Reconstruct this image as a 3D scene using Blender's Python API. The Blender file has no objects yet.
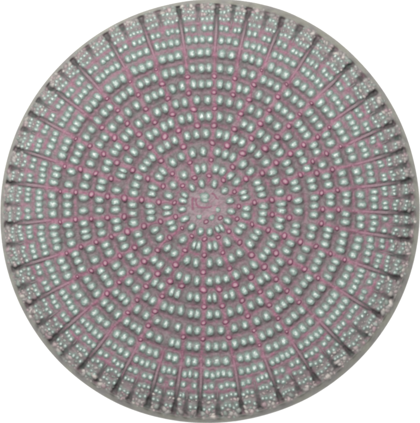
import bpy, math, random
import numpy as np
random.seed(7); rng = np.random.default_rng(7)
scene = bpy.context.scene
U = 0.01                       # one unit of the survey grid in metres
Z0 = 22 * U

# ------------------------------------------------------------ camera
cam_d = bpy.data.cameras.new('camera'); cam = bpy.data.objects.new('camera', cam_d)
scene.collection.objects.link(cam); scene.camera = cam
DIST = 30.0
cam.location = (0, 0, Z0 + DIST); cam.rotation_euler = (0, 0, 0)
cam_d.sensor_width = 36; cam_d.lens = 36 * DIST / 4.23
cam_d.dof.use_dof = True; cam_d.dof.focus_distance = DIST - .35; cam_d.dof.aperture_fstop = .24
cam_d.clip_start = 1; cam_d.clip_end = 200

# ------------------------------------------------------------ world and lamps
w = bpy.data.worlds.new('World'); scene.world = w; w.use_nodes = True
bg = w.node_tree.nodes['Background']
bg.inputs['Color'].default_value = (1, 1, 1, 1); bg.inputs['Strength'].default_value = 0.5
def area(name, loc, size, power, col):
    d = bpy.data.lights.new(name, 'AREA'); d.shape = 'DISK'; d.size = size; d.energy = power; d.color = col
    o = bpy.data.objects.new(name, d); scene.collection.objects.link(o); o.location = loc
    dx, dy, dz = [-v for v in loc]
    o.rotation_euler = (math.atan2(math.hypot(dx, dy), -dz), 0, math.atan2(dx, -dy) + 0)
    from mathutils import Vector
    o.rotation_euler = Vector((dx, dy, dz)).to_track_quat('-Z', 'Y').to_euler()
    return o
area('key_lamp', (-2.0, 5.4, 14.0), 4.0, 2250, (1.0, 0.985, 0.96))
scene.view_settings.view_transform = 'Standard'; scene.view_settings.look = 'None'
scene.view_settings.exposure = 0.0; scene.view_settings.gamma = 1
scene.view_settings.use_curve_mapping = False

# ------------------------------------------------------------ survey data
CX, CY = 206.8, 207.3          # centre of the pattern
# rim outline, radius by bearing round (210, 211.5)
RIM_A = [0,14,26,45,54,69,77.5,90,102,110.6,127,135,157,180,193,205,225,245,256,270,286,298,315,340,360]
RIM_R = [209.2,209.4,210,211.1,212.2,213.4,212.9,211.8,210.5,210,209.2,208.9,208.9,209.1,210.2,211,212.2,212.4,211.6,210.8,210.1,210.2,209.7,209.3,209.2]
RING = [24.5, 39.3, 56, 74, 91, 107.3, 123.4, 139.4]      # areola rows, inner field
PR = [32, 47.6, 65, 82.4, 99.2, 115.4, 131.4, 147]        # pore circles
OUT = [154.5, 167.6, 179.3, 188.6, 196.2]                          # areola rows between the ribs
L = {
(116,59):[(165,165),(215,150),(265,125),(345,105),(400,90),(98,220),(50,250),(12,280),(395,205),(315,230),(270,255),(215,265),(140,320),(75,360),(15,410),(415,305),(340,335),(285,365),(205,405)],
(56,59):[(370,330),(335,375),(405,280)],
(176,59):[(35,65),(115,58),(178,65),(230,60),(308,58),(380,75),(42,180),(122,172),(178,182),(232,172),(308,165),(368,185),(5,305),(60,300),(145,280),(220,285),(308,275),(375,300),(35,410),(95,410),(178,395),(230,395),(308,390),(380,410)],
(236,59):[(55,95),(118,105),(195,140),(240,170),(290,195),(360,240),(405,290),(25,195),(75,210),(160,250),(228,282),(300,330),(340,365),(385,400),(30,305),(105,350),(165,375),(240,410)],
(296,59):[(38,310),(95,375)],
(56,119):[(200,120),(245,70),(150,185),(140,238),(115,285),(330,120),(290,170),(250,240),(222,305),(200,400),(100,365),(390,55),(395,225),(345,295),(335,345)],
(116,119):[(150,25),(85,80),(50,120),(10,190),(335,50),(380,20),(230,110),(275,90),(165,165),(118,225),(70,275),(25,350),(20,390),(405,140),(360,185),(310,210),(245,260),(210,300),(175,335),(140,400),(395,300),(320,360),(285,395)],
(176,119):[(80,125),(145,115),(210,105),(302,105),(355,115),(410,145),(32,255),(115,235),(190,230),(292,225),(345,248),(398,265),(50,385),(150,350),(195,340),(278,345),(325,365)],
(236,119):[(55,35),(105,60),(170,105),(215,140),(280,185),(310,235),(360,305),(375,365),(235,10),(290,50),(360,125),(405,180),(40,165),(110,205),(155,250),(215,300),(258,370),(50,315),(105,365)],
(296,119):[(25,30),(75,115),(45,75),(130,180),(140,235),(185,320),(210,400),(25,240),(45,295),(75,345),(160,50),(210,110),(240,170),(275,255),(290,300),(320,380),(120,10)],
(56,179):[(75,38),(80,120),(80,182),(78,240),(70,325),(85,390),(183,45),(185,130),(182,222),(178,312),(185,372),(195,410),(310,15),(300,60),(292,145),(293,218),(285,320),(308,382),(405,75),(408,160),(408,215),(400,295),(410,350)],
(116,179):[(130,40),(112,95),(100,180),(108,243),(108,312),(150,390),(50,410),(245,55),(235,100),(222,188),(225,232),(225,280),(265,360),(385,30),(350,112),(345,200),(340,243),(375,310),(390,350),(310,410)],
(176,179):[(180,38),(268,35),(335,85),(368,155),(385,225),(360,292),(322,345),(288,345),(235,365),(170,370),(108,335),(58,280),(35,213),(42,150),(45,105),(108,55)],
(236,179):[(45,95),(60,130),(82,205),(80,258),(48,330),(18,365),(5,20),(150,25),(170,68),(190,108),(210,190),(200,243),(195,295),(160,375),(125,405),(275,18),(310,92),(330,175),(335,225),(315,288),(310,335),(265,400),(405,25),(415,325)],
(296,179):[(15,65),(20,150),(25,225),(5,375),(105,10),(125,55),(140,130),(135,188),(130,250),(118,340),(110,400),(230,40),(252,120),(245,170),(235,260),(232,355),(220,400),(335,20),(370,105),(360,160),(345,245),(335,300),(345,390)],
(56,239):[(95,35),(120,110),(150,158),(175,212),(210,290),(245,335),(285,385),(200,5),(235,70),(265,150),(310,225),(345,265),(365,315),(340,45),(370,100),(410,195),(405,390)],
(116,239):[(35,240),(90,300),(145,345),(215,400),(15,370),(50,400),(55,55),(30,10),(100,120),(130,160),(175,225),(220,262),(275,300),(315,335),(390,370),(175,25),(220,80),(265,150),(310,180),(365,220),(300,5),(355,70),(405,105)],
(176,239):[(125,45),(160,45),(235,50),(275,45),(358,22),(388,30),(40,15),(75,155),(140,165),(235,165),(305,160),(390,135),(20,260),(75,280),(148,283),(235,288),(292,275),(350,270),(415,240),(10,385),(100,390),(150,395),(235,400),(270,405),(345,385),(390,380)],
(236,239):[(105,40),(30,105),(250,40),(220,85),(190,125),(130,185),(65,212),(355,85),(380,30),(310,160),(270,210),(215,265),(170,290),(105,330),(60,365),(405,230),(360,290),(300,350),(240,385)],
(296,239):[(70,70),(35,135),(215,40),(185,110),(150,155),(130,205),(100,280),(55,315),(22,370),(320,78),(290,165),(250,205),(225,265),(190,350),(140,395)],
(56,299):[(385,60),(335,30)],
(116,299):[(65,25),(150,70),(210,120),(250,25),(290,150),(350,170),(340,45),(385,75),(75,160),(125,190),(155,225),(235,250),(300,280),(395,290),(10,110)],
(176,299):[(40,55),(105,95),(150,95),(235,105),(290,108),(380,90),(15,180),(95,205),(150,220),(240,220),(315,220),(410,205),(15,305),(95,320),(145,330),(225,325),(280,330),(340,330),(410,310)],
(236,299):[(105,50),(170,20),(25,65),(300,75),(335,40),(385,10),(220,130),(150,165),(65,190),(375,165),(410,120),(300,200),(240,240),(185,265),(110,290),(55,300)],
(296,299):[(45,85),(105,20)],
}
P = {
(116,59):[(152,243),(205,343),(362,272),(322,172),(395,385),(10,355),(280,70),(95,150)],
(56,59):[(350,268)],
(176,59):[(78,115),(268,118),(412,125),(88,233),(265,233),(400,243),(122,353),(270,347)],
(236,59):[(125,175),(92,280),(35,375),(292,262),(232,355),(182,70),(350,180)],
(296,59):[(25,385),(115,300)],
(56,119):[(318,55),(405,125),(225,180),(322,237),(408,295),(158,345),(265,375),(370,410),(45,325),(125,130)],
(116,119):[(75,25),(268,15),(155,100),(235,192),(340,120),(310,285),(60,190),(105,350),(5,290),(388,375),(212,410)],
(176,119):[(20,85),(265,48),(148,45),(410,60),(52,192),(252,168),(358,180),(95,300),(245,283),(398,330),(128,408),(230,400)],
(236,119):[(170,28),(368,48),(105,135),(292,120),(205,200),(380,240),(42,242),(282,303),(185,375),(78,410)],
(296,119):[(50,180),(115,295),(140,378),(148,125),(210,240),(252,352),(25,390),(225,60),(310,190)],
(56,179):[(22,85),(130,90),(237,103),(348,118),(18,300),(125,282),(232,278),(345,270),(375,405)],
(116,179):[(210,5),(315,42),(48,130),(168,142),(285,158),(398,162),(45,262),(300,298),(185,330),(70,368),(408,265),(372,410)],
(176,179):[(40,40),(330,8),(405,90),(375,370),(295,405),(200,412),(108,400),(38,345)],
(236,179):[(78,15),(345,15),(135,162),(255,143),(378,130),(20,190),(12,280),(120,318),(230,357),(265,248),(385,270),(338,395)],
(296,179):[(182,95),(295,75),(180,310),(292,345),(195,210),(300,212)],
(56,239):[(165,55),(272,22),(65,100),(240,222),(338,170),(352,382),(150,260)],
(116,239):[(125,60),(20,118),(195,155),(285,80),(105,230),(22,300),(205,335),(290,242),(378,290),(322,400),(375,5),(415,180)],
(176,239):[(58,85),(197,112),(328,97),(15,190),(190,225),(375,205),(40,325),(190,348),(300,350),(412,315)],
(236,239):[(28,25),(110,112),(200,195),(285,100),(382,160),(105,265),(285,285),(172,375),(360,365)],
(296,239):[(35,20),(145,52),(248,103),(345,145),(60,210),(160,275)],
(116,299):[(142,10),(80,95),(268,92),(222,190),(165,295)],
(176,299):[(195,55),(325,50),(192,165),(348,165),(188,275),(370,270),(50,265)],
(236,299):[(45,15),(235,45),(85,125),(298,140),(128,225),(360,235),(165,325)],
(296,299):[(30,30)],
}
MAIN = [7.4,16.1,24.2,34.4,44.8,56.8,68,78,87,98.1,109.2,120.3,132.4,142.5,152,163,172.9,184.9,197.7,208.6,220.5,232,243.3,253.3,260.8,268,279.9,291,302.4,314.6,328,339.5,350.7,358.3]
SEC = [2.9,11.9,20,29.4,39.8,50.9,62.7,72.6,82.4,92.6,104,115.2,126.8,137.4,147.6,156.8,168.5,179.2,190.9,203.3,215,225.6,237.4,248,257,264,273.2,285.1,296.7,309,321,333.7,345.7,354.6]
MAIN = [math.radians(a) for a in MAIN]; SEC = [math.radians(a) for a in SEC]

def collect(tiles, rows, keep, mind):
    out = []
    for (ox, oy), pts in tiles.items():
        for (x, y) in pts:
            px, py = ox + x / 7 - CX, CY - (oy + y / 7)
            r, a = math.hypot(px, py), math.atan2(py, px) % (2 * math.pi)
            k = min(range(len(rows)), key=lambda i: abs(rows[i] - r))
            if abs(rows[k] - r) > 7.5: continue
            r = rows[k] * keep + r * (1 - keep)
            if any(q[2] == k and math.hypot(q[0]*math.cos(q[1]) - r*math.cos(a), q[0]*math.sin(q[1]) - r*math.sin(a)) < mind for q in out): continue
            out.append([r, a, k])
    return out
lens = collect(L, RING, .78, 4.0)
pores = collect(P, PR, .7, 6.0)
# size each areola by the room it has along its row
TAU = 2 * math.pi
AREOLA = []                    # r, a, half width, half length, row
for k in range(len(RING)):
    row = sorted([l for l in lens if l[2] == k], key=lambda l: l[1]); n = len(row)
    extra = []
    for i in range(n):         # a wide gap with no pore beside it holds one more
        g = (row[(i+1) % n][1] - row[i][1]) % TAU
        mid = (row[i][1] + g/2) % TAU
        near = any(abs(p[0] - RING[k]) < 12 and abs((p[1] - mid + math.pi) % TAU - math.pi) * RING[k] < 4.5 for p in pores)
        if g * RING[k] > (17.5 if near else 13.8):
            extra.append([RING[k], (row[i][1] + g/2) % TAU, k])
    row = sorted(row + extra, key=lambda l: l[1]); n = len(row)
    for i in range(n):
        g0 = (row[i][1] - row[i-1][1]) % TAU; g1 = (row[(i+1) % n][1] - row[i][1]) % TAU
        wdt = min(g0, g1) * RING[k] * .5 * .98
        wdt = max(2.3, min(3.5 if k else 2.9, wdt)) * random.uniform(.93, 1.07)
        ln = (4.9 if k else 4.4) * random.uniform(.9, 1.08)
        AREOLA.append((row[i][0], row[i][1], wdt, ln, k))
allcut = sorted(MAIN)
for k, R in enumerate(OUT):
    cuts = sorted(MAIN + SEC) if k >= 2 else allcut
    pitch = (8.0, 6.2, 5.6, 4.3, 3.9)[k]; marg = (2.8, 2.6, 2.2, 2.0, 2.6)[k]
    for i, a0 in enumerate(cuts):
        a1 = cuts[(i+1) % len(cuts)]
        arc = ((a1 - a0) % TAU) * R - 2 * marg
        n = max(1, round(arc / pitch)); st = arc / n
        for j in range(n):
            t = marg + st * (j + .5) + random.uniform(-.6, .6)
            wd = min((3.9, 3.1, 2.7, 2.1, 1.8)[k], st * .5) * random.uniform(.9, 1.1)
            ln = (5.0, 4.1, 3.3, 2.7, 2.3)[k] * random.uniform(.88, 1.1)
            AREOLA.append((R + random.uniform(-.8, .8) * (1 if k < 3 else 1.6), (a0 + t / R) % TAU, wd, ln * (1 if k < 3 else random.uniform(.7, 1.1)), 8 + k))

# ------------------------------------------------------------ relief of the plate on a polar grid
NR, NT = 300, 1080
RMAX = 204.0
rs = np.linspace(0.0, RMAX, NR); ts = np.arange(NT) * TAU / NT
Rg, Tg = np.meshgrid(rs, ts, indexing='ij')
def smooth(x, a, b):
    t = np.clip((x - a) / (b - a), 0, 1); return t * t * (3 - 2 * t)
EA = [0, 45, 90, 135, 180, 225, 270, 315, 360]; EV = [209.3, 207.6, 205, 202.2, 204, 210, 212.3, 210.5, 209.3]
def stretch(r, a):             # the pattern reaches farther out below than above
    return r + (np.interp(np.degrees(a) % 360, EA, EV) - 204) * smooth(np.asarray(r, float), 184, 206)
H = 22 - 3.0 * (Rg / 185) ** 2 - 9.5 * smooth(Rg, 183, 207)
def stamp(F, r, a, sr, st, amp, mode='max', pw=2.0):
    i0 = np.searchsorted(rs, r - 3 * sr); i1 = np.searchsorted(rs, r + 3 * sr)
    half = int(min(NT // 2 - 1, math.ceil(3 * st / max(r, 3) / TAU * NT)))
    c = int(round(a / TAU * NT)); idx = np.arange(c - half, c + half + 1) % NT
    dr = (rs[i0:i1] - r)[:, None] / sr
    dt = (((ts[idx] - a + math.pi) % TAU - math.pi)[None, :] * r) / st
    g = amp * np.exp(-0.5 * (dr * dr + dt * dt) ** (pw / 2))
    sub = F[i0:i1][:, idx]
    F[np.ix_(np.arange(i0, i1), idx)] = np.maximum(sub, g) if mode == 'max' else sub + g
RS = stretch(Rg, Tg); X = RS * np.cos(Tg); Y = RS * np.sin(Tg)
def ripple(n, f0, f1):
    o = np.zeros_like(H)
    for q in range(n):
        f = random.uniform(f0, f1); th = random.uniform(0, TAU)
        o += np.sin((X * math.cos(th) + Y * math.sin(th)) * f + random.uniform(0, TAU)) / n ** .5
    return o
nz = ripple(26, .15, .9); nz2 = ripple(34, .6, 2.2); nz3 = ripple(30, .2, 1.4); nz4 = ripple(12, .015, .06)
MOUND = np.zeros_like(H); BAND = np.zeros_like(H); EDGE = np.zeros_like(H); TEAL = np.zeros_like(H); PINK = np.zeros_like(H); RIDGE = np.zeros_like(H); CUT = np.zeros_like(H); DARK = np.zeros_like(H)
for (r, a, wd, ln, k) in AREOLA:
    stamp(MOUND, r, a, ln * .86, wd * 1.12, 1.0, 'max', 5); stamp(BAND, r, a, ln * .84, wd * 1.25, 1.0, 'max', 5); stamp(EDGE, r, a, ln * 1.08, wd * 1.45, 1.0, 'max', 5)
    stamp(TEAL, r, a, ln * .72, wd * .85, 1.0, 'max', 2.6)
for (r, a, k) in pores:
    stamp(PINK, r, a, 6.5, 2.0, 1.0); stamp(RIDGE, r, a, 6.0, 2.4, 1.0)
for (r, a, k) in pores:         # pink threads from pore to pore and on to the ribs
    nxt = [(q[0], q[1]) for q in pores if q[2] == k + 1] if k < 7 else []
    if k >= 6: nxt += [(152., q) for q in MAIN]
    nxt = [(abs((q[1] - a + math.pi) % TAU - math.pi) * r, q) for q in nxt]
    if not nxt: continue
    d, q = min(nxt)
    if d > 9: continue
    da = (q[1] - a + math.pi) % TAU - math.pi
    for u in np.linspace(0, 1, 9):
        stamp(PINK, r + (q[0] - r) * u, (a + da * u) % TAU, 1.8, 1.25, .95); stamp(RIDGE, r + (q[0] - r) * u, (a + da * u) % TAU, 2.0, 1.6, .7)
for k, R in enumerate(PR):      # the pink circles, uneven along their length
    wob = sum(np.sin(Tg * f + p) for f, p in ((3, k), (7, 2 * k), (17, k * .7), (31, k))) / 4
    PINK = np.maximum(PINK, (.38 + .42 * wob) * np.exp(-.5 * ((Rg - R - .6 * wob) / 1.1) ** 2))
for R in (161, 173.6, 184.5):
    PINK = np.maximum(PINK, .75 * np.exp(-.5 * ((Rg - R - .5 * nz) / 1.2) ** 2) * np.clip(.75 + .35 * nz3, .2, 1.1)); RIDGE = np.maximum(RIDGE, .55 * np.exp(-.5 * ((Rg - R) / 1.8) ** 2))
for lst, rin, amp in ((MAIN, 147, 1.0), (SEC, 176, 1.0)):
    for a in lst:
        rc = np.clip(Rg, rin, None)
        d0 = np.abs(((Tg - a + math.pi) % TAU - math.pi) * Rg)
        ws = random.uniform(.9, 1.15); d = np.where(d0 < 9, np.abs(d0 + .35 * nz2 * smooth(Rg, 180, 192)) / ws, d0); rend = random.uniform(-2.5, 1.5)
        on = smooth(Rg, rin, rin + 6)
        PINK = np.maximum(PINK, amp * on * (1 - .55 * smooth(Rg, 178, 200)) * np.exp(-.5 * (d / 2.0) ** 2))
        wide = 1.3 + 2.7 * smooth(Rg, 188, 204)
        CUT = np.maximum(CUT, amp * on * smooth(Rg, rin + 14, rin + 34) * np.exp(-.5 * ((d - 1.8 * (1 - smooth(Rg, 188, 193))) / (wide * .62)) ** 4))
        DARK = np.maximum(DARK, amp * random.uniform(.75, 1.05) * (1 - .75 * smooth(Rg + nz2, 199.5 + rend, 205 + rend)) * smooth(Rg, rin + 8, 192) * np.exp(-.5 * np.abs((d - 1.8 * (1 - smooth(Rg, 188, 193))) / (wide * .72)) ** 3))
fade = 1 - smooth(Rg, 202, 204)
H += (2.9 * MOUND * (1 - .55 * smooth(Rg, 160, 190)) + 1.4 * RIDGE * (1 - MOUND * .7)) * fade
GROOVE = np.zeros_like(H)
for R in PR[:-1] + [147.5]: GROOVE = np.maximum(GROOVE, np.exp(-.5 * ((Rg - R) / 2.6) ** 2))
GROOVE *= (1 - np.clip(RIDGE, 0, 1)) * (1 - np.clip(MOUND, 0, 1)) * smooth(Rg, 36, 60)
H -= 1.5 * GROOVE
H -= (1.6 + 4.2 * smooth(Rg, 188, 199)) * CUT * fade
H += (.28 * nz + .12 * nz2) * fade
# pigment of the silica by feature, plus shade painted at edges, grooves and notches
def mixc(c, col, m): return c * (1 - m[..., None]) + np.array(col)[None, None, :] * m[..., None]
COL = np.zeros(H.shape + (3,)) + np.array((.168, .132, .141))
COL = mixc(COL, (.135, .13, .13), np.clip(EDGE, 0, 1) * .4 * (1 - smooth(Rg, 150, 172)))  # soft shade round the areolae painted in
COL = mixc(COL, (.125, .100, .106), GROOVE * .55)  # extra shade of the ring grooves painted over their relief
COL = mixc(COL, (.225, .245, .23), np.clip(BAND, 0, 1) * .8)
COL = mixc(COL, (.225, .20, .197), smooth(Rg, 186, 197))
COL = mixc(COL, (.295, .10, .168), np.clip(PINK * (1 + .2 * nz2), 0, 1) * (.9 - .15 * smooth(Rg, 145, 165)))
COL = mixc(COL, (.17, .265, .23), np.clip(TEAL, 0, 1) * (.35 + .5 * smooth(Rg, 150, 170)))
COL = mixc(COL, (.06, .075, .068), np.clip(DARK * 1.2, 0, 1) * .85)  # dark green rib flanks, and the shade of the notches painted in
COL = mixc(COL, (.26, .19, .213), (1 - smooth(Rg, 17, 24)) * .8)
hubn = np.clip(.5 + .9 * np.sin(X * .55 + 1.3 * np.sin(Y * .4)) * np.sin(Y * .6 + np.sin(X * .5)), 0, 1) * (1 - smooth(Rg, 14, 20))
COL = mixc(COL, (.30, .15, .20), hubn * .45)
COL = mixc(COL, (.24, .24, .215), smooth(Rg, 203, 204))
COL *= (1 + .07 * nz + .09 * nz2 + .05 * nz4)[..., None]
COL += nz3[..., None] * np.array((.010, -.008, -.001))[None, None, :]
COL = np.clip(COL, .02, 1)
def zsurf(r, a):
    i = min(NR - 1, max(0, int(round(r / RMAX * (NR - 1))))); j = int(round(a / TAU * NT)) % NT
    return H[i, j]
def world(r, a, z): return ((CX + r * math.cos(a) - 210) * U, (211.5 - CY + r * math.sin(a)) * U, z * U)

# ------------------------------------------------------------ materials
def mat(name, base, rough=.4, noise=None, bump=0., bscale=40., attr=None, spec=.5, coat=0., alpha=False):
    m = bpy.data.materials.new(name); m.use_nodes = True
    nt = m.node_tree; b = nt.nodes['Principled BSDF']; N = nt.nodes.new; K = nt.links.new
    b.inputs['Roughness'].default_value = rough; b.inputs['Specular IOR Level'].default_value = spec
    b.inputs['Coat Weight'].default_value = coat; b.inputs['Coat Roughness'].default_value = .15
    geo = N('ShaderNodeNewGeometry')
    if attr:
        at = N('ShaderNodeAttribute'); at.attribute_name = attr; src = at.outputs['Color']
    else:
        rgb = N('ShaderNodeRGB'); rgb.outputs[0].default_value = (*base, 1); src = rgb.outputs[0]
    if noise:
        scale, amt, col2 = noise
        tx = N('ShaderNodeTexNoise'); tx.inputs['Scale'].default_value = scale; tx.inputs['Detail'].default_value = 4
        K(geo.outputs['Position'], tx.inputs['Vector'])
        rp = N('ShaderNodeMapRange'); rp.inputs['From Min'].default_value = .35; rp.inputs['From Max'].default_value = .7
        rp.inputs['To Max'].default_value = amt; K(tx.outputs['Fac'], rp.inputs['Value'])
        mx = N('ShaderNodeMix'); mx.data_type = 'RGBA'; mx.blend_type = 'MIX'
        K(rp.outputs[0], mx.inputs['Factor']); K(src, mx.inputs['A']); mx.inputs['B'].default_value = (*col2, 1)
        src = mx.outputs['Result']
    K(src, b.inputs['Base Color'])
    if attr and alpha: K(at.outputs['Alpha'], b.inputs['Alpha'])
    if bump:
        t2 = N('ShaderNodeTexNoise'); t2.inputs['Scale'].default_value = bscale; t2.inputs['Detail'].default_value = 3
        K(geo.outputs['Position'], t2.inputs['Vector'])
        bp = N('ShaderNodeBump'); bp.inputs['Strength'].default_value = bump; bp.inputs['Distance'].default_value = .02
        K(t2.outputs['Fac'], bp.inputs['Height']); K(bp.outputs[0], b.inputs['Normal'])
    return m
M_plate = mat('valve_silica', None, .5, (34, .35, (.22, .20, .205)), .35, 55, 'pigment_light', .35)
M_lens = mat('areola_silica', None, .55, (52, .7, (.25, .35, .31)), .8, 44, 'pigment_light', .22, 0, True)
M_gran = mat('granule_silica', None, .45, (30, .4, (.27, .28, .26)), .3, 45, 'pigment_light', .3, 0, True)
M_pore = mat('pore_silica', None, .5, (30, .2, (.26, .14, .18)), .3, 40, 'pigment_light', .3, 0, True)
M_rib = mat('rib_silica', None, .5, (30, .3, (.20, .17, .18)), .4, 45, 'pigment_light', .3, 0, True)
M_rim = mat('rim_silica', (.215, .215, .175), .5, (9, .85, (.155, .145, .145)), .6, 22, None, .4)
M_mark = mat('hub_mark', None, .5, (40, .3, (.26, .19, .215)), .2, 40, 'pigment_light', .3, 0, True)

def link(o, parent=None):
    scene.collection.objects.link(o)
    if parent: o.parent = parent
    return o
def mesh(name, v, f, mats, smooth_=True):
    me = bpy.data.meshes.new(name); me.from_pydata(v, [], f)
    for m in mats: me.materials.append(m)
    if smooth_: me.polygons.foreach_set('use_smooth', [True] * len(me.polygons))
    return me
def pigment_light(me, cols):
    ca = me.color_attributes.new('pigment_light', 'FLOAT_COLOR', 'POINT')
    cols = np.asarray(cols); c = np.ones((len(me.vertices), 4), dtype=np.float32); c[:, :cols.shape[1]] = cols
    ca.data.foreach_set('color', c.ravel())

# ------------------------------------------------------------ glowing white backdrop
S = 12.0
st = link(bpy.data.objects.new('light_stage', mesh('light_stage', [(-S,-S,-.004),(S,-S,-.004),(S,S,-.004),(-S,S,-.004)], [(0,1,2,3)], [])))
m = bpy.data.materials.new('backdrop_glow'); m.use_nodes = True
b = m.node_tree.nodes['Principled BSDF']; b.inputs['Base Color'].default_value = (.8, .8, .8, 1)
b.inputs['Emission Color'].default_value = (1, 1, 1, 1); b.inputs['Emission Strength'].default_value = 1.0  # added glow stands in for the plain white background and keeps it shadowless
st.data.materials.append(m)
st['kind'] = 'structure'; st['label'] = 'plain white glowing backdrop added under the diatom'

# ------------------------------------------------------------ the valve
valve = link(bpy.data.objects.new('diatom_valve', None))
valve.location = world(0, 0, 0); valve.empty_display_size = .3
valve['label'] = 'round mauve and mint diatom shell with concentric dotted rows and radial ribs'
valve['category'] = 'diatom'
VX, VY = valve.location.x, valve.location.y
def loc(r, a, z):
    r = float(stretch(r, a))
    return (r * math.cos(a) * U, r * math.sin(a) * U, z * U)

# plate
vs = np.stack([X * U, Y * U, H * U], -1).reshape(-1, 3)
i, j = np.meshgrid(np.arange(1, NR - 1), np.arange(NT), indexing='ij')
jn = (j + 1) % NT
fq = np.stack([i*NT + j, (i+1)*NT + j, (i+1)*NT + jn, i*NT + jn], -1).reshape(-1, 4)
hub = [(0 * NT, NT + q, NT + (q + 1) % NT) for q in range(NT)]
me = mesh('plate', vs.tolist(), fq.tolist() + hub, [M_plate]); pigment_light(me, COL.reshape(-1, 3))
plate = link(bpy.data.objects.new('plate', me), valve)
plate['label'] = 'mauve relief plate with pink circles between the rows'

# rim: flange from the plate's edge out to the rim circle, then down to the backdrop
prof = [(0, 0.0), (.12, -.2), (.3, -1.2), (.5, -2.8), (.7, -4.6), (.86, -6.6), (.95, -8.4), (1.0, -10.4), (1.0, -12.3)]
zedge = float(H[-1].mean()); NS = 1080; NOT_ = np.array(MAIN + SEC); rv = []; rf = []
for t, dz in prof:
    for q in range(NS):
        a = q * TAU / NS
        R = float(np.interp(a * 360 / TAU, RIM_A, RIM_R)) * (1 + max(0, t - .3) * .0175)   # lies lower, farther from the lens
        ex, ey = 210 - CX + R * math.cos(a), CY - 211.5 + R * math.sin(a)
        ri = float(stretch(203.4, a)); ix, iy = ri * math.cos(a), ri * math.sin(a)
        dn = float(np.min(np.abs((a - NOT_ + math.pi) % TAU - math.pi))) * 205
        gr = 2.4 * math.exp(-.5 * (dn / 2.6) ** 2) * max(0, 1 - t * 1.25) + .35 * math.sin(a * 23) * math.sin(a * 7) * t * (1 - t) * 4
        rv.append(((ix * (1 - t) + ex * t) * U, (iy * (1 - t) + ey * t) * U, max(0, (zedge + dz + .15 - gr)) * U))
for p in range(len(prof) - 1):
    for q in range(NS):
        rf.append((p*NS + q, (p+1)*NS + q, (p+1)*NS + (q+1) % NS, p*NS + (q+1) % NS))
rim = link(bpy.data.objects.new('rim', mesh('rim', rv, rf, [M_rim])), valve)
rim['label'] = 'smooth grey green outer rim, wider at the right and below'

# areolae: the 300 largest singly, the others as one part
def dome(seed, seg=10):
    rr = random.Random(seed); v = []; f = []
    for (q, z) in ((1.12, -.05), (.74, .38), (.40, .84)):
        for s in range(seg):
            a = s * TAU / seg; jt = 1 + rr.uniform(-.17, .17)
            x, y = math.cos(a), math.sin(a)
            p = .8; x = math.copysign(abs(x) ** p, x); y = math.copysign(abs(y) ** p, y)
            v.append((q * x * jt, q * y * jt, z + rr.uniform(-.06, .06)))
    v.append((rr.uniform(-.26, .26), rr.uniform(-.2, .2), 1.0))
    for k in range(2):
        for s in range(seg):
            f.append((k*seg + s, k*seg + (s+1) % seg, (k+1)*seg + (s+1) % seg, (k+1)*seg + s))
    for s in range(seg): f.append((2*seg + s, 2*seg + (s+1) % seg, 3*seg))
    return v, f
DV = [dome(s) for s in range(16)]
def dome_cols(seed):
    rr = random.Random(seed + 50); c = []
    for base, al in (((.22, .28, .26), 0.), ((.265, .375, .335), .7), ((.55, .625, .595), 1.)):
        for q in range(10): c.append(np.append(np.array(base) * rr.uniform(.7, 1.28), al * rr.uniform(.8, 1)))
    c.append(np.append(np.array((.84, .85, .82)) * rr.uniform(.8, 1.05), 1.)); return c  # white core paints each lens's highlight into its colour
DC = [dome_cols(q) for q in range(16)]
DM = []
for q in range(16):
    me = mesh('areola', *DV[q], [M_lens]); pigment_light(me, np.array(DC[q])); DM.append(me)
order = sorted(AREOLA, key=lambda q: -q[2] * q[3])
def height(q): return (.75 if q[4] < 8 else (.75, .8, .8, .7, .6)[q[4] - 8])
for q in order[:300]:
    r, a, wd, ln, k = q
    o = link(bpy.data.objects.new('areola', random.choice(DM)), valve)
    o.location = loc(r, a, zsurf(r, a) - .15); o.rotation_euler = (0, 0, a + random.uniform(-.12, .12))
    o.scale = (ln * .95 * U, wd * .95 * U, height(q) * U)
bv, bf, bc = [], [], []
for q in order[300:]:
    r, a, wd, ln, k = q; pick = random.randrange(16); v, f = DV[pick]; n = len(bv); bc += DC[pick]
    c, s = math.cos(a + random.uniform(-.12, .12)), math.sin(a); s = math.sin(math.acos(max(-1, min(1, c)))) * (1 if s >= 0 else -1)
    x0, y0, z0 = loc(r, a, zsurf(r, a) - .15)
    for (x, y, z) in v:
        x *= ln * U; y *= wd * U
        bv.append((x0 + x * c - y * s, y0 + x * s + y * c, z0 + z * height(q) * U))
    bf += [tuple(n + i for i in t) for t in f]
me = mesh('areola_field', bv, bf, [M_lens]); pigment_light(me, np.array(bc))
o = link(bpy.data.objects.new('areola_field', me), valve); o['kind'] = 'stuff'

# pores: a raised magenta lip round a paler pink floor
def pore_mesh(seed):
    rr = random.Random(seed); v = []; f = []; seg = 9
    ring = ((1.15, -.2, (.24, .10, .155, 0.)), (.88, .75, (.15, .035, .08, 1.)), (.66, .5, (.24, .09, .145, 1.)), (.48, .1, (.36, .215, .26, 1.)))
    for (q, z, c) in ring:
        for s in range(seg):
            a = s * TAU / seg; jt = 1 + rr.uniform(-.08, .08)
            v.append((q * math.cos(a) * jt, q * math.sin(a) * jt, z + rr.uniform(-.1, .1)))
    v.append((0, 0, .2))
    for k in range(3):
        for s in range(seg): f.append((k*seg + s, k*seg + (s+1) % seg, (k+1)*seg + (s+1) % seg, (k+1)*seg + s))
    for s in range(seg): f.append((3*seg + s, 3*seg + (s+1) % seg, 4*seg))
    me = mesh('pore', v, f, [M_pore]); br = rr.uniform(.8, 1.15)
    pigment_light(me, np.array([np.array(c) * np.array([br * rr.uniform(.9, 1.1)] * 3 + [1]) for (_, _, c) in ring for _ in range(seg)] + [np.array((.40, .26, .30, 1.))]))
    return me
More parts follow.
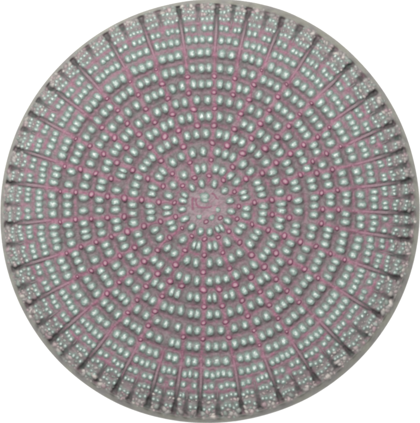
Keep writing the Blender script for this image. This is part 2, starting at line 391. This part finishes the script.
PM = [pore_mesh(s) for s in range(6)]
for (r, a, k) in pores:
    o = link(bpy.data.objects.new('pore', random.choice(PM)), valve)
    sz = (2.5, 2.8, 3.3, 3.4, 3.2, 3.0, 2.7, 2.0)[k] * random.uniform(.85, 1.1)
    o.location = loc(r, a, zsurf(r, a) + .2); o.rotation_euler = (0, 0, a + random.uniform(-.7, .7))
    o.scale = (sz * random.uniform(.8, .95) * U, sz * random.uniform(.95, 1.15) * U, 1.3 * U)

# ribs
def rib(a, r0, r1, w0, w1, name, g):
    n = 9; v = []; f = []; cols = []
    for i in range(n):
        t = i / (n - 1); r = r0 + (r1 - r0) * t
        base = 22 - 3.0 * (r / 185) ** 2 - 9.5 * float(smooth(np.array(r), 183, 207))
        w_ = (w0 + (w1 - w0) * t) * random.uniform(.85, 1.15); z = base + (.5 + .5 * math.sin(math.pi * t) + random.uniform(-.2, .2)) * (1 - .5 * max(0, (t - .8) / .2))
        aa = a + math.sin(t * 5 + a * 9) * .25 / r
        for s, dz in ((-1, -.9), (-.4, 0.), (.4, 0.), (1, -.9)):
            x, y, _ = loc(r, aa, 0)
            v.append((x - math.sin(aa) * s * w_ * U, y + math.cos(aa) * s * w_ * U, (z + dz) * U))
            u = max(0, min(1, (r - 155) / 34))
            inner = np.array((.30, .135, .195)); outer = np.array((.20, .18, .18))
            c = inner * (1 - u) + outer * u
            cols.append(np.append(c, min(1, t * 5, (1 - t) * 4)) if abs(s) < .5 else np.append(c * .55 + np.array((.06, .12, .10)) * .45, .0))
    for i in range(n - 1):
        for s in range(3): f.append((i*4 + s, (i+1)*4 + s, (i+1)*4 + s + 1, i*4 + s + 1))
    me = mesh(name, v, f, [M_rib]); pigment_light(me, np.array(cols))
    return link(bpy.data.objects.new(name, me), valve)
for g, a in enumerate(MAIN): rib(a, 146.5, 192 + random.uniform(-2, 2), 2.3, 2.0, 'rib', g)
for g, a in enumerate(SEC): rib(a, 182 + random.uniform(-4, 4), 192 + random.uniform(-2, 2), 1.0, 1.3, 'short_rib', g)

# granules heaped between the rib ends
cuts = sorted(MAIN + SEC); gv, gf, gc = [], [], []; RA = (0.,) * 10 + (.85,) * 10 + (1.,) * 11
pal = [(.40, .32, .32), (.46, .42, .39), (.34, .28, .28), (.31, .29, .28), (.27, .295, .275), (.33, .235, .255), (.42, .385, .365), (.22, .265, .235), (.30, .27, .265)]
for i, a0 in enumerate(cuts):
    a1 = cuts[(i+1) % len(cuts)]; R = 198.5
    spots = []
    for r in (192.4, 199.2, 201.2, 203.2):
        mg = 1.9 + 1.9 * (r - 192) / 12
        arc = ((a1 - a0) % TAU) * r - 2 * mg; n = max(2, round(arc / 2.5))
        spots += [(r + random.uniform(-1.1, 1.1), a0 + (mg + arc * (j + .5) / n + random.uniform(-1.1, 1.1)) / r) for j in range(n)]
    for (r, a) in spots:
        sz = random.choice((.8, 1.0, 1.2, 1.5, 1.9, 2.6)) * (1.25 if 196 < r < 202.5 else .85)
        if random.random() < .12: continue
        v, f = random.choice(DV); n = len(gv); x0, y0, z0 = loc(r, a, zsurf(r, a) - .1)
        th = random.uniform(0, TAU); c, s = math.cos(th), math.sin(th); e = random.uniform(.75, 1.3); col = np.array(random.choice(pal)) * random.uniform(.8, 1.25)
        for (x, y, z) in v:
            x *= sz * e * U; y *= sz / e * U
            gv.append((x0 + x*c - y*s, y0 + x*s + y*c, z0 + z * sz * .4 * U)); pass
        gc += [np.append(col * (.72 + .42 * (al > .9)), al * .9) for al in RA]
        gf += [tuple(n + i for i in t) for t in f]
me = mesh('rim_granules', gv, gf, [M_gran]); pigment_light(me, np.array(gc))
o = link(bpy.data.objects.new('rim_granules', me), valve); o['kind'] = 'stuff'
o['label'] = 'pinkish grey granules heaped along the rim'

# hub: four mint lenses, two pores and three pink marks
hub_me = mesh('hub_lens', *DV[3], [M_lens])
pigment_light(hub_me, np.array([np.append(c[:3] * np.array((.72, .76, .74)), c[3]) for c in DC[3]]))
def hub_xy(x, y): return 176 + x / 7 - CX, CY - (179 + y / 7)
for (x, y, sx, sy) in ((198, 122, 5.2, 4.0), (204, 146, 3.8, 2.8), (290, 215, 3.2, 2.6), (162, 262, 3.0, 2.7), (250, 268, 2.7, 3.2)):
    px, py = hub_xy(x, y); r, a = math.hypot(px, py), math.atan2(py, px) % TAU
    o = link(bpy.data.objects.new('hub_lens', hub_me), valve)
    o.location = loc(r, a, zsurf(r, a) - .1); o.rotation_euler = (0, 0, random.uniform(-.4, .4)); o.scale = (sx * 1.15 * U, sy * 1.15 * U, .6 * U)
for (x, y) in ((210, 298), (310, 272)):
    px, py = hub_xy(x, y); r, a = math.hypot(px, py), math.atan2(py, px) % TAU
    o = link(bpy.data.objects.new('pore', PM[1]), valve); o.location = loc(r, a, zsurf(r, a) + .2)
    o.rotation_euler = (0, 0, .5); o.scale = (2.9 * U, 2.3 * U, 1.1 * U)
def stroke(pts, wd):
    P3 = [hub_xy(*p) for p in pts]; v, f = [], []
    for i, (x, y) in enumerate(P3):
        x0, y0 = P3[max(0, i-1)]; x1, y1 = P3[min(len(P3)-1, i+1)]
        l = math.hypot(x1-x0, y1-y0); nx, ny = -(y1-y0)/l, (x1-x0)/l
        z = zsurf(math.hypot(x, y), math.atan2(y, x) % TAU)
        for s, dz in ((-1, -.5), (0, .7), (1, -.5)):
            v.append(((x + nx*s*wd) * U, (y + ny*s*wd) * U, (z + dz) * U))
    for i in range(len(P3) - 1):
        for s in range(2): f.append((i*3 + s, (i+1)*3 + s, (i+1)*3 + s + 1, i*3 + s + 1))
    me = mesh('hub_mark', v, f, [M_mark]); pigment_light(me, np.array([(.33, .11, .19, 0.), (.33, .11, .19, .7), (.33, .11, .19, 0.)] * len(P3)))
    link(bpy.data.objects.new('hub_mark', me), valve)
stroke([(118,128),(114,150),(113,170),(115,195),(119,216)], 1.9)
stroke([(140,134),(139,158),(143,174),(152,187),(166,195),(185,199),(215,200),(238,196),(252,186)], 1.7)
stroke([(250,98),(265,105),(276,120),(284,132),(296,142)], 1.6)
